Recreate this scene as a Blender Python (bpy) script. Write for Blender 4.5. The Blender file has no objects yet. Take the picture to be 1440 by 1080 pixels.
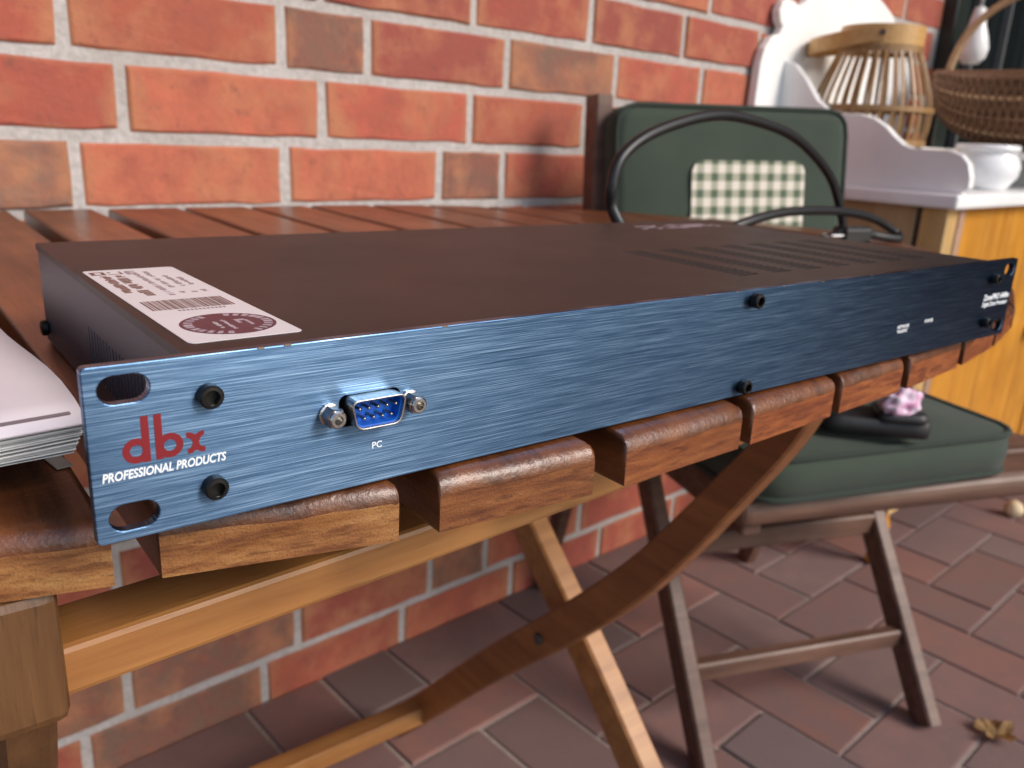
import bpy, bmesh, math, random
from mathutils import Vector, Matrix
random.seed(7)
R = math.radians
scene = bpy.context.scene
col = scene.collection

# ------------------------------------------------------------------ camera
YAW, PITCH, ROLL = -0.7505, 0.2966, 0.0522
CAM = Vector((-0.2896, -0.1733, 0.0987))
def cam_axes():
    rz = Matrix.Rotation(YAW, 3, 'Z')
    right = Vector((1, 0, 0)); up = Vector((0, math.sin(PITCH), math.cos(PITCH)))
    fwd = Vector((0, math.cos(PITCH), -math.sin(PITCH)))
    c, s = math.cos(ROLL), math.sin(ROLL)
    r2 = c * right + s * up; u2 = -s * right + c * up
    return rz @ r2, rz @ u2, rz @ fwd
cr, cu, cf = cam_axes()
cam_data = bpy.data.cameras.new('camera')
cam = bpy.data.objects.new('camera', cam_data); col.objects.link(cam)
m = Matrix((cr, cu, -cf)).transposed().to_4x4(); m.translation = CAM
cam.matrix_world = m
cam_data.sensor_width = 36.0; cam_data.lens = 1168.0 / 1440 * 36
cam_data.clip_start = 0.01; cam_data.clip_end = 500
cam_data.dof.use_dof = True; cam_data.dof.focus_distance = 0.245
cam_data.dof.aperture_fstop = 17.5
scene.camera = cam

# ------------------------------------------------------------------ world, sun, exposure
SUN_EL, SUN_AZ = R(36), R(158)          # azimuth clockwise from +Y
world = bpy.data.worlds.new('World'); scene.world = world; world.use_nodes = True
wn = world.node_tree.nodes; wl = world.node_tree.links
sky = wn.new('ShaderNodeTexSky'); sky.sky_type = 'NISHITA'; sky.sun_disc = False
sky.sun_elevation = SUN_EL; sky.sun_rotation = SUN_AZ; sky.dust_density = 1.5; sky.air_density = 1.0; sky.ozone_density = 1.0
wn['Background'].inputs['Strength'].default_value = 0.11
wl.new(sky.outputs[0], wn['Background'].inputs['Color'])
sun_d = bpy.data.lights.new('sun', 'SUN'); sun_d.energy = 1.5; sun_d.angle = R(25); sun_d.color = (1, .93, .84)
sun = bpy.data.objects.new('sun', sun_d); col.objects.link(sun)
sd = Vector((math.sin(SUN_AZ) * math.cos(SUN_EL), math.cos(SUN_AZ) * math.cos(SUN_EL), math.sin(SUN_EL)))
sun.rotation_euler = (-sd).to_track_quat('-Z', 'Y').to_euler()
scene.view_settings.view_transform = 'Standard'; scene.view_settings.look = 'None'
scene.view_settings.exposure = 0.93; scene.view_settings.gamma = 1.0
scene.view_settings.use_curve_mapping = False

# ------------------------------------------------------------------ materials
def newmat(name):
    mt = bpy.data.materials.new(name); mt.use_nodes = True
    nt = mt.node_tree; return mt, nt, nt.nodes['Principled BSDF']
def N(nt, kind, **kw):
    n = nt.nodes.new(kind)
    for k, v in kw.items(): setattr(n, k, v)
    return n
def ramp(nt, fac, stops):
    r = nt.nodes.new('ShaderNodeValToRGB'); e = r.color_ramp.elements
    while len(e) < len(stops): e.new(0.5)
    for i, (p, c) in enumerate(stops):
        e[i].position = p; e[i].color = (*c, 1) if len(c) == 3 else c
    nt.links.new(fac, r.inputs[0]); return r.outputs[0]
def mix(nt, fac, a, b, mode='MIX'):
    n = nt.nodes.new('ShaderNodeMix'); n.data_type = 'RGBA'; n.blend_type = mode
    for idx, v in ((0, fac), (6, a), (7, b)):
        if hasattr(v, 'is_linked'): nt.links.new(v, n.inputs[idx])
        elif idx == 0: n.inputs[0].default_value = v
        else: n.inputs[idx].default_value = (*v, 1)
    return n.outputs[2]
def coords(nt, scale=(1, 1, 1), rnd=True):
    tc = N(nt, 'ShaderNodeTexCoord'); mp = N(nt, 'ShaderNodeMapping')
    mp.inputs['Scale'].default_value = scale
    mp.inputs['Location'].default_value = (7.31, 2.17, 5.43)
    if rnd:
        oi = N(nt, 'ShaderNodeObjectInfo'); ml = N(nt, 'ShaderNodeMath', operation='MULTIPLY'); ml.inputs[1].default_value = 37.0
        nt.links.new(oi.outputs['Random'], ml.inputs[0])
        ad = N(nt, 'ShaderNodeVectorMath', operation='ADD')
        nt.links.new(tc.outputs['Object'], ad.inputs[0]); nt.links.new(ml.outputs[0], ad.inputs[1])
        nt.links.new(ad.outputs[0], mp.inputs[0])
    else: nt.links.new(tc.outputs['Object'], mp.inputs[0])
    return mp.outputs[0]
def noise(nt, vec, scale, detail=4, rough=.55):
    n = N(nt, 'ShaderNodeTexNoise'); n.inputs['Scale'].default_value = scale
    n.inputs['Detail'].default_value = detail; n.inputs['Roughness'].default_value = rough
    nt.links.new(vec, n.inputs['Vector']); return n.outputs['Fac']
def bump(nt, b, h, strength=.3, dist=.001):
    n = N(nt, 'ShaderNodeBump'); n.inputs['Strength'].default_value = strength; n.inputs['Distance'].default_value = dist
    nt.links.new(h, n.inputs['Height']); nt.links.new(n.outputs[0], b.inputs['Normal'])
def plain(name, c, rough=.5, metal=0.0, vary=.12, nscale=60, bumpy=0.0):
    mt, nt, b = newmat(name); v = coords(nt)
    f = noise(nt, v, nscale)
    d = tuple(x * (1 - vary) for x in c); l = tuple(min(1, x * (1 + vary)) for x in c)
    nt.links.new(ramp(nt, f, [(.3, d), (.7, l)]), b.inputs['Base Color'])
    b.inputs['Roughness'].default_value = rough; b.inputs['Metallic'].default_value = metal
    if bumpy: bump(nt, b, f, bumpy, .0008)
    return mt
def wood(name, dark, mid, light, rough=.4, axis='Y', gs=1.0, coat=0.0, bs=.25, pores=True):
    mt, nt, b = newmat(name)
    s = {'X': (6, 90, 90), 'Y': (90, 6, 90), 'Z': (90, 90, 6)}[axis]
    v = coords(nt, tuple(k * gs for k in s))
    f = noise(nt, v, 1.0, 6, .62)
    f2 = noise(nt, coords(nt, tuple(k * gs * 6 for k in s)), 1.0, 3, .6)
    big = noise(nt, coords(nt), 9.0, 3)
    c = ramp(nt, f, [(.28, dark), (.5, mid), (.75, light)])
    c = mix(nt, ramp(nt, big, [(.3, (0, 0, 0)), (.75, (.55, .55, .55))]), c, tuple(x * .55 for x in dark))
    if pores:
        c = mix(nt, ramp(nt, f2, [(.62, (0, 0, 0)), (.72, (.5, .5, .5))]), c, tuple(x * .45 for x in dark))
    nt.links.new(c, b.inputs['Base Color'])
    rr = N(nt, 'ShaderNodeMapRange'); rr.inputs[3].default_value = rough * .7; rr.inputs[4].default_value = rough * 1.35
    nt.links.new(big, rr.inputs[0]); nt.links.new(rr.outputs[0], b.inputs['Roughness'])
    b.inputs['Coat Weight'].default_value = coat; b.inputs['Coat Roughness'].default_value = .22
    ad = N(nt, 'ShaderNodeMath', operation='ADD'); nt.links.new(f, ad.inputs[0]); nt.links.new(f2, ad.inputs[1])
    if coat > .45:
        g = noise(nt, coords(nt), 420, 4, .65); a3 = N(nt, 'ShaderNodeMath', operation='MULTIPLY_ADD')
        nt.links.new(g, a3.inputs[0]); a3.inputs[1].default_value = 1.3; nt.links.new(ad.outputs[0], a3.inputs[2]); ad = a3
        cb_ = N(nt, 'ShaderNodeBump'); cb_.inputs['Strength'].default_value = .5; cb_.inputs['Distance'].default_value = .0005
        nt.links.new(g, cb_.inputs['Height']); nt.links.new(cb_.outputs[0], b.inputs['Coat Normal'])
    bump(nt, b, ad.outputs[0], bs, .0006)
    return mt
M = {}
# bricks: the tone comes from each brick's own object colour
def brickmat(name, rough, edge):
    mt, nt, b = newmat(name); oi = N(nt, 'ShaderNodeObjectInfo')
    v = coords(nt)
    f = noise(nt, v, 30, 6, .68); g = noise(nt, v, 130, 5, .65); h = noise(nt, v, 14, 4, .6)
    c = mix(nt, ramp(nt, f, [(.35, (0, 0, 0)), (.7, (.75, .75, .75))]), oi.outputs['Color'], (.27, .075, .052), 'MIX')
    c = mix(nt, ramp(nt, h, [(.48, (0, 0, 0)), (.68, (.65, .65, .65))]), c, (.46, .185, .09))
    k2 = noise(nt, v, 55, 5, .7); c = mix(nt, ramp(nt, k2, [(.58, (0, 0, 0)), (.70, (.55, .55, .55))]), c, (.17, .06, .046))
    if edge:
        tc = N(nt, 'ShaderNodeTexCoord'); sp = N(nt, 'ShaderNodeSeparateXYZ'); nt.links.new(tc.outputs['Generated'], sp.inputs[0])
        def dist(o):
            s = N(nt, 'ShaderNodeMath', operation='SUBTRACT'); nt.links.new(o, s.inputs[0]); s.inputs[1].default_value = .5
            a = N(nt, 'ShaderNodeMath', operation='ABSOLUTE'); nt.links.new(s.outputs[0], a.inputs[0]); return a.outputs[0]
        px = N(nt, 'ShaderNodeMath', operation='POWER'); nt.links.new(dist(sp.outputs['X']), px.inputs[0]); px.inputs[1].default_value = 1.0
        pz = N(nt, 'ShaderNodeMath', operation='MULTIPLY'); nt.links.new(dist(sp.outputs['Z']), pz.inputs[0]); pz.inputs[1].default_value = .93
        mx = N(nt, 'ShaderNodeMath', operation='MAXIMUM'); nt.links.new(px.outputs[0], mx.inputs[0]); nt.links.new(pz.outputs[0], mx.inputs[1])
        ad = N(nt, 'ShaderNodeMath', operation='MULTIPLY_ADD'); nt.links.new(f, ad.inputs[0]); ad.inputs[1].default_value = .36; nt.links.new(mx.outputs[0], ad.inputs[2])
        c = mix(nt, ramp(nt, ad.outputs[0], [(.58, (0, 0, 0)), (.70, (.7, .7, .7))]), c, (.43, .185, .09))
    c = mix(nt, ramp(nt, g, [(.66, (0, 0, 0)), (.8, (.45, .45, .45))]), c, (.52, .33, .24))
    nt.links.new(c, b.inputs['Base Color']); b.inputs['Roughness'].default_value = rough
    ad2 = N(nt, 'ShaderNodeMath', operation='ADD'); nt.links.new(f, ad2.inputs[0]); nt.links.new(g, ad2.inputs[1])
    bump(nt, b, ad2.outputs[0], .55, .003)
    return mt
M['brick'] = brickmat('fired brick', .85, True)
mt, nt, b = newmat('clay paver'); oi = N(nt, 'ShaderNodeObjectInfo'); v = coords(nt)
f = noise(nt, v, 18, 5, .6); g = noise(nt, v, 160, 4, .6)
c = mix(nt, ramp(nt, f, [(.35, (0, 0, 0)), (.7, (.7, .7, .7))]), oi.outputs['Color'], (.145, .10, .098))
c = mix(nt, ramp(nt, g, [(.62, (0, 0, 0)), (.8, (.35, .35, .35))]), c, (.22, .17, .165))
nt.links.new(c, b.inputs['Base Color']); b.inputs['Roughness'].default_value = .62
ad2 = N(nt, 'ShaderNodeMath', operation='ADD'); nt.links.new(f, ad2.inputs[0]); nt.links.new(g, ad2.inputs[1])
bump(nt, b, ad2.outputs[0], .35, .0015); M['paver'] = mt
mt, nt, b = newmat('lime mortar'); v = coords(nt)
f = noise(nt, v, 140, 5, .65); g = noise(nt, v, 7, 4, .6)
c = ramp(nt, f, [(.3, (.36, .33, .315)), (.55, (.48, .445, .43)), (.75, (.56, .525, .51))])
c = mix(nt, ramp(nt, g, [(.42, (0, 0, 0)), (.7, (.55, .55, .55))]), c, (.33, .29, .26))
nt.links.new(c, b.inputs['Base Color']); b.inputs['Roughness'].default_value = .95; bump(nt, b, f, .8, .003); M['mortar'] = mt
M['sand'] = plain('jointing sand', (.30, .245, .22), .95, vary=.3, nscale=200, bumpy=.4)
M['lawn'] = plain('lawn', (.06, .10, .035), .9, vary=.4, nscale=3)
M['slat'] = wood('oiled dark slat wood', (.055, .015, .0045), (.155, .046, .012), (.26, .088, .026), .40, 'Y', 1.0, .46, .45)
# end grain: pale tan with dark pores, stained where the oil ran over
mt, nt, b = newmat('slat end grain'); v = coords(nt)
f = noise(nt, v, 1500, 3, .6); g = noise(nt, coords(nt, (1, 1, 7)), 40, 5, .6); h = noise(nt, coords(nt, (1, 1, 5)), 70, 5, .6)
c = ramp(nt, g, [(.3, (.15, .05, .016)), (.5, (.30, .13, .042)), (.72, (.44, .24, .09))])
c = mix(nt, ramp(nt, f, [(.52, (0, 0, 0)), (.68, (.6, .6, .6))]), c, (.12, .045, .015))
c = mix(nt, ramp(nt, h, [(.52, (0, 0, 0)), (.62, (.75, .75, .75))]), c, (.13, .042, .013))
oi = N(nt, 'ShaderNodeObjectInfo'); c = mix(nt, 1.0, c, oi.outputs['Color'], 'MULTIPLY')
nt.links.new(c, b.inputs['Base Color']); b.inputs['Roughness'].default_value = .42; b.inputs['Coat Weight'].default_value = .25; b.inputs['Coat Roughness'].default_value = .3
bump(nt, b, f, .5, .0005); M['endgrain'] = mt
M['legwood'] = wood('honey leg wood', (.25, .095, .026), (.38, .165, .048), (.47, .235, .08), .42, 'X', .8, .15, .2)
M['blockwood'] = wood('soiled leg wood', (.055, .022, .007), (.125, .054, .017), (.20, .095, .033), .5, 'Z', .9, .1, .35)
M['curvewood'] = wood('brown bent leg wood', (.17, .058, .017), (.29, .108, .032), (.39, .155, .050), .42, 'Y', .8, .2, .2)
M['chairwood'] = wood('weathered chair wood', (.07, .033, .021), (.14, .068, .045), (.21, .115, .08), .5, 'X', .8, 0, .3)
M['pine'] = wood('orange pine', (.50, .19, .018), (.64, .275, .03), (.72, .35, .055), .4, 'Z', .5, .2, .1, False)
M['lightpine'] = wood('light yellow pine', (.50, .30, .11), (.62, .40, .17), (.70, .49, .24), .4, 'Z', .5, .2, .1, False)
M['palepine'] = wood('pale pine board', (.38, .25, .12), (.48, .34, .18), (.56, .42, .24), .5, 'Z', .5, 0, .1, False)
M['bamboo'] = wood('bamboo', (.22, .11, .04), (.33, .18, .068), (.42, .25, .10), .4, 'Z', 1.2, .1, .15)
M['bamboo_band'] = wood('bamboo band', (.50, .26, .08), (.60, .34, .12), (.66, .42, .17), .4, 'X', 1.2, .1, .15, False)
M['wicker'] = wood('brown wicker', (.13, .062, .032), (.26, .13, .068), (.40, .22, .12), .5, 'X', 1.5, 0, .3)
M['cane'] = wood('pale cane', (.48, .27, .13), (.60, .38, .21), (.70, .48, .29), .45, 'X', 1.0, .1, .15, False)
M['white_paint'] = plain('white paint', (.87, .86, .84), .45, vary=.04, nscale=14)
M['marble'] = plain('white marble', (.85, .85, .85), .3, vary=.06, nscale=9)
M['porcelain'] = plain('white porcelain', (.84, .84, .85), .15, vary=.02, nscale=9)
M['shelf_edge'] = plain('worn brown edge', (.36, .22, .15), .6, vary=.2, nscale=30)
M['iron'] = plain('dark hinge iron', (.05, .045, .04), .5, vary=.3)
M['dark_frame'] = plain('dark green paint', (.012, .018, .015), .4, vary=.2)
M['dark_glass'] = plain('dark window glass', (.010, .013, .013), .06, vary=.1)
M['grey_bar'] = plain('grey glazing bar', (.15, .15, .15), .4, vary=.08)
# fabric
def fabric(name, c, s=900):
    mt, nt, b = newmat(name); v = coords(nt, rnd=False)
    f = noise(nt, v, s, 2); g = noise(nt, v, 12, 3)
    cc = mix(nt, ramp(nt, g, [(.3, (0, 0, 0)), (.75, (.35, .35, .35))]), c, tuple(min(1, x * 1.6 + .012) for x in c))
    nt.links.new(cc, b.inputs['Base Color']); b.inputs['Roughness'].default_value = .9
    b.inputs['Sheen Weight'].default_value = .08; b.inputs['Sheen Roughness'].default_value = .5
    bump(nt, b, f, .4, .0005); return mt
M['green'] = fabric('dark green canvas', (.027, .041, .028))
M['piping'] = fabric('green piping', (.014, .024, .016))
# gingham
mt, nt, b = newmat('green gingham'); tc = N(nt, 'ShaderNodeTexCoord'); sp = N(nt, 'ShaderNodeSeparateXYZ'); nt.links.new(tc.outputs['Object'], sp.inputs[0])
def stripe(o):
    a = N(nt, 'ShaderNodeMath', operation='MULTIPLY'); nt.links.new(o, a.inputs[0]); a.inputs[1].default_value = 1 / .0228
    f_ = N(nt, 'ShaderNodeMath', operation='FRACT'); nt.links.new(a.outputs[0], f_.inputs[0])
    g_ = N(nt, 'ShaderNodeMath', operation='LESS_THAN'); nt.links.new(f_.outputs[0], g_.inputs[0]); g_.inputs[1].default_value = .48
    return g_.outputs[0]
sm = N(nt, 'ShaderNodeMath', operation='ADD'); nt.links.new(stripe(sp.outputs['X']), sm.inputs[0]); nt.links.new(stripe(sp.outputs['Z']), sm.inputs[1])
hv = N(nt, 'ShaderNodeMath', operation='MULTIPLY'); nt.links.new(sm.outputs[0], hv.inputs[0]); hv.inputs[1].default_value = .5
nt.links.new(ramp(nt, hv.outputs[0], [(.1, (.68, .62, .54)), (.5, (.36, .35, .27)), (.9, (.085, .12, .075))]), b.inputs['Base Color'])
b.inputs['Roughness'].default_value = .9; M['gingham'] = mt
mt, nt, b = newmat('pink print cloth'); v = coords(nt)
f = noise(nt, v, 75, 2); nt.links.new(ramp(nt, f, [(.42, (.72, .62, .72)), (.54, (.68, .42, .58)), (.66, (.52, .20, .36))]), b.inputs['Base Color'])
b.inputs['Roughness'].default_value = .85; M['pink'] = mt
M['black_plastic'] = plain('black plastic', (.009, .009, .011), .42, vary=.2)
M['black_leather'] = plain('black leather', (.012, .012, .014), .5, vary=.3, nscale=150, bumpy=.3)
# rack unit
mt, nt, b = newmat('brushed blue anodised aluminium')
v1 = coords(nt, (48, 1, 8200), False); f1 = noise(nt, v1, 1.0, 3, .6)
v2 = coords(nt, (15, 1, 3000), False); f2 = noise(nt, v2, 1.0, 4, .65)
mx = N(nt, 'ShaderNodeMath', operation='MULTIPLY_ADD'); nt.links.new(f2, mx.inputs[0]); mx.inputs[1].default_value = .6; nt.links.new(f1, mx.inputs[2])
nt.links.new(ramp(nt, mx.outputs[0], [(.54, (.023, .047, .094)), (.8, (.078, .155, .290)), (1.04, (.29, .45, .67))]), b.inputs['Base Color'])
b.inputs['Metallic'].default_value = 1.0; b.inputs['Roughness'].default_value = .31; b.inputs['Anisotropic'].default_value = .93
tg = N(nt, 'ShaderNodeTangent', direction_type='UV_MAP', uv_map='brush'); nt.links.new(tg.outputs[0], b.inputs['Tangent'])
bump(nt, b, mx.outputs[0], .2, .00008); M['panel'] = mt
mt, nt, b = newmat('black powder coat cover'); v = coords(nt, rnd=False)
f = noise(nt, v, 1500, 3); g = noise(nt, v, 330, 2, .5); h = noise(nt, v, 14, 4, .6)
c = mix(nt, ramp(nt, g, [(.73, (0, 0, 0)), (.77, (.5, .5, .5))]), (.0155, .0140, .0140), (.10, .09, .085))
nt.links.new(c, b.inputs['Base Color']); rr = N(nt, 'ShaderNodeMapRange'); rr.inputs[3].default_value = .34; rr.inputs[4].default_value = .50
nt.links.new(h, rr.inputs[0]); nt.links.new(rr.outputs[0], b.inputs['Roughness']); bump(nt, b, f, .12, .0008); M['cover'] = mt
M['chassis'] = plain('blue grey chassis paint', (.050, .050, .066), .4, vary=.1, nscale=900, bumpy=.1)  # side plates coloured bluer and lighter than the cover
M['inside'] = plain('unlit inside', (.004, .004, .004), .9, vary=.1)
M['screw'] = plain('black oxide screw', (.02, .019, .018), .35, .6, vary=.2, nscale=800)
M['nickel'] = plain('nickel plate', (.52, .50, .47), .25, 1.0, vary=.2, nscale=500)
M['pin'] = plain('dull pin metal', (.45, .40, .34), .3, 1.0, vary=.1)
M['blue_plastic'] = plain('blue insulator plastic', (.004, .10, .50), .4, vary=.08)
M['red_ink'] = plain('red ink', (.19, .005, .010), .55, vary=.05)
M['white_ink'] = plain('white ink', (.82, .84, .86), .6, vary=.03)
M['sticker'] = plain('white sticker vinyl', (.74, .70, .72), .4, vary=.03, nscale=40)
M['brown_ink'] = plain('brown ink', (.16, .07, .05), .6, vary=.1)
M['grey_ink'] = plain('grey ink', (.30, .22, .24), .6, vary=.1)
M['purple_ink'] = plain('purple seal foil', (.075, .022, .045), .3, vary=.2, nscale=400)
M['seal_light'] = plain('pale seal print', (.40, .33, .37), .4, vary=.2, nscale=300)
M['paper'] = plain('cream cover paper', (.70, .63, .68), .75, vary=.03, nscale=30)
M['page'] = plain('white pages', (.84, .84, .83), .8, vary=.05, nscale=60)
M['slip'] = plain('grey paper', (.30, .27, .25), .8, vary=.06, nscale=60)
M['grey_print'] = plain('grey print', (.25, .20, .22), .7, vary=.05)
M['leaf'] = plain('dry leaf', (.48, .30, .13), .8, vary=.35, nscale=60, bumpy=.4)
M['cream'] = plain('cream ball', (.62, .48, .30), .6, vary=.2)

# ------------------------------------------------------------------ helpers
def tag(o, label=None, cat=None, group=None, kind=None):
    if label: o['label'] = label
    if cat: o['category'] = cat
    if group: o['group'] = group
    if kind: o['kind'] = kind
    return o
def empty(name, loc=(0, 0, 0), rz=0.0):
    o = bpy.data.objects.new(name, None); col.objects.link(o); o.location = loc; o.rotation_euler = (0, 0, rz)
    o.empty_display_size = .02; return o
def link(name, me, mat, parent=None, loc=(0, 0, 0), rot=(0, 0, 0), smooth=False):
    o = bpy.data.objects.new(name, me); col.objects.link(o); o.parent = parent; o.location = loc; o.rotation_euler = rot
    mats = mat if isinstance(mat, (list, tuple)) else [mat]
    if len(me.materials) == 0:
        for x in mats: me.materials.append(M[x] if isinstance(x, str) else x)
    if smooth:
        for p in me.polygons: p.use_smooth = True
    return o
def bm_mesh(bm, name='mesh'):
    bmesh.ops.recalc_face_normals(bm, faces=bm.faces[:])
    me = bpy.data.meshes.new(name); bm.to_mesh(me); bm.free(); return me
def box_bm(x0, x1, y0, y1, z0, z1, bev=0.0, seg=2, bm=None):
    bm = bm or bmesh.new()
    r = bmesh.ops.create_cube(bm, size=1.0)
    for v in r['verts']:
        v.co = Vector((x0 + (v.co.x + .5) * (x1 - x0), y0 + (v.co.y + .5) * (y1 - y0), z0 + (v.co.z + .5) * (z1 - z0)))
    if bev:
        es = list({e for v in r['verts'] for e in v.link_edges})
        bmesh.ops.bevel(bm, geom=es, offset=bev, segments=seg, profile=.5, affect='EDGES')
    return bm
def box(name, x0, x1, y0, y1, z0, z1, mat, parent=None, bev=.001, seg=2, loc=(0, 0, 0), rot=(0, 0, 0)):
    return link(name, bm_mesh(box_bm(x0, x1, y0, y1, z0, z1, bev, seg)), mat, parent, loc, rot)
def catmull(pts, n=8):
    pts = [Vector(p) for p in pts]; out = []
    P = [2 * pts[0] - pts[1]] + pts + [2 * pts[-1] - pts[-2]]
    for i in range(1, len(P) - 2):
        a, b_, c_, d = P[i - 1], P[i], P[i + 1], P[i + 2]
        for k in range(n):
            t = k / n
            out.append(.5 * ((2 * b_) + (c_ - a) * t + (2 * a - 5 * b_ + 4 * c_ - d) * t * t + (3 * b_ - a - 3 * c_ + d) * t ** 3))
    out.append(pts[-1]); return out
def sweep(bm, pts, prof, closed=False, up=Vector((0, 0, 1)), cap=True):
    """sweep a 2D profile [(side, up)] along pts"""
    pts = [Vector(p) for p in pts]; n = len(pts); rings = []
    for i, p in enumerate(pts):
        if closed: t = pts[(i + 1) % n] - pts[i - 1]
        else: t = pts[min(i + 1, n - 1)] - pts[max(i - 1, 0)]
        t.normalize(); s = t.cross(up)
        if s.length < 1e-4: s = t.cross(Vector((1, 0, 0)))
        s.normalize(); u = s.cross(t)
        rings.append([bm.verts.new(p + s * a + u * b_) for a, b_ in prof])
    k = len(prof)
    for i in range(n if closed else n - 1):
        A, B = rings[i], rings[(i + 1) % n]
        for j in range(k): bm.faces.new((A[j], A[(j + 1) % k], B[(j + 1) % k], B[j]))
    if cap and not closed:
        bm.faces.new(rings[0]); bm.faces.new(rings[-1][::-1])
def circ(r, k=8, sy=1.0): return [(r * math.cos(2 * math.pi * i / k), r * sy * math.sin(2 * math.pi * i / k)) for i in range(k)]
def rect(w, h, b=0.0):
    w /= 2; h /= 2
    if not b: return [(-w, -h), (w, -h), (w, h), (-w, h)]
    return [(-w + b, -h), (w - b, -h), (w, -h + b), (w, h - b), (w - b, h), (-w + b, h), (-w, h - b), (-w, -h + b)]
def tube(name, pts, r, mat, parent=None, k=10, closed=False, smooth=True, up=Vector((0, 0, 1)), prof=None):
    bm = bmesh.new(); sweep(bm, pts, prof or circ(r, k), closed, up)
    return link(name, bm_mesh(bm), mat, parent, smooth=smooth)
def lathe_bm(prof, seg=32, bm=None, sx=1.0, sy=1.0):
    bm = bm or bmesh.new(); rings = []
    for r, z in prof:
        if r < 1e-6: rings.append([bm.verts.new((0, 0, z))])
        else: rings.append([bm.verts.new((r * sx * math.cos(2 * math.pi * i / seg), r * sy * math.sin(2 * math.pi * i / seg), z)) for i in range(seg)])
    for A, B in zip(rings, rings[1:]):
        for i in range(seg):
            j = (i + 1) % seg
            if len(A) == 1 and len(B) == 1: continue
            if len(A) == 1: bm.faces.new((A[0], B[j], B[i]))
            elif len(B) == 1: bm.faces.new((A[i], A[j], B[0]))
            else: bm.faces.new((A[i], A[j], B[j], B[i]))
    return bm
def plate_mesh(outers, holes, thick, bevel=0.0):
    """flat plate in XY with real holes, thickness along Z (0..thick) from a filled 2D curve"""
    cu_ = bpy.data.curves.new('plate', 'CURVE'); cu_.dimensions = '2D'; cu_.fill_mode = 'BOTH'
    cu_.extrude = max(thick / 2 - bevel, 0); cu_.bevel_depth = bevel; cu_.bevel_resolution = 1; cu_.offset = -bevel
    for poly in list(outers) + list(holes):
        sp_ = cu_.splines.new('POLY'); sp_.points.add(len(poly) - 1)
        for q, (a, b_) in zip(sp_.points, poly): q.co = (a, b_, 0, 1)
        sp_.use_cyclic_u = True
    ob = bpy.data.objects.new('tmp', cu_); col.objects.link(ob)
    dg = bpy.context.evaluated_depsgraph_get(); me = bpy.data.meshes.new_from_object(ob.evaluated_get(dg))
    bpy.data.objects.remove(ob); bpy.data.curves.remove(cu_)
    for v_ in me.vertices: v_.co.z += thick / 2
    me.materials.clear()
    for p_ in me.polygons: p_.use_smooth = False
    return me
def text_mesh(body, size, width=None, shear=0.0, offset=0.0, thick=.00006, align='LEFT'):
    cu_ = bpy.data.curves.new('text', 'FONT'); cu_.body = body; cu_.size = size; cu_.shear = shear; cu_.offset = offset
    cu_.extrude = thick / 2; cu_.align_x = align; cu_.resolution_u = 3
    ob = bpy.data.objects.new('tmp', cu_); col.objects.link(ob)
    dg = bpy.context.evaluated_depsgraph_get(); me = bpy.data.meshes.new_from_object(ob.evaluated_get(dg))
    bpy.data.objects.remove(ob); bpy.data.curves.remove(cu_); me.materials.clear()
    if width:
        xs = [v_.co.x for v_ in me.vertices]; w = max(xs) - min(xs); mn = min(xs)
        for v_ in me.vertices: v_.co.x = (v_.co.x - mn) * width / w
    return me
def xf(me, mat4): me.transform(mat4); return me
FRONT = Matrix(((1, 0, 0, 0), (0, 0, -1, 0), (0, 1, 0, 0), (0, 0, 0, 1)))     # XY plate -> XZ plane, thickness toward -Y

# ------------------------------------------------------------------ setting
ZF = -0.665; YW = 0.7392
ROOF_D = 1.2; BAFFLE_X = 4.2
# lawn / ground sheet
ground = link('ground', bm_mesh(box_bm(-150, 150, -150, 150, ZF - .3, ZF - .05)), 'lawn'); tag(ground, kind='structure')
W = .1118
terrace = link('terrace', bm_mesh(box_bm(-4.5, 6.0, -3.6, YW + .3, ZF - .28, ZF - .004)), 'sand'); tag(terrace, kind='structure')
PT = [(.20, .108, .096), (.21, .114, .100), (.18, .112, .104), (.23, .110, .090), (.155, .108, .104), (.19, .118, .108)]
def paver_bm(w, d, bm=None, cx=0, cy=0, dz=0, tilt=(0, 0)):
    bm = bm or bmesh.new(); g = .0030
    n0 = len(bm.verts)
    box_bm(cx - w / 2 + g, cx + w / 2 - g, cy - d / 2 + g, cy + d / 2 - g, -.03, 0, .0, 1, bm)
    vs = list(bm.verts)[n0:]
    for v_ in vs: v_.co += Vector((random.uniform(-1, 1) * .0012, random.uniform(-1, 1) * .0012, 0))
    es = [e for e in {e for v_ in vs for e in v_.link_edges} if all(q.co.z > -.01 for q in e.verts)]
    bmesh.ops.bevel(bm, geom=es, offset=.0030, segments=2, profile=.6, affect='EDGES')
    for v_ in list(bm.verts)[n0:]: v_.co.z += dz + tilt[0] * (v_.co.x - cx) + tilt[1] * (v_.co.y - cy)
    return bm
hm = [bm_mesh(paver_bm(2 * W, W)) for _ in range(6)]; vm = [bm_mesh(paver_bm(W, 2 * W)) for _ in range(6)]
far = bmesh.new(); npav = 0
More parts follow.
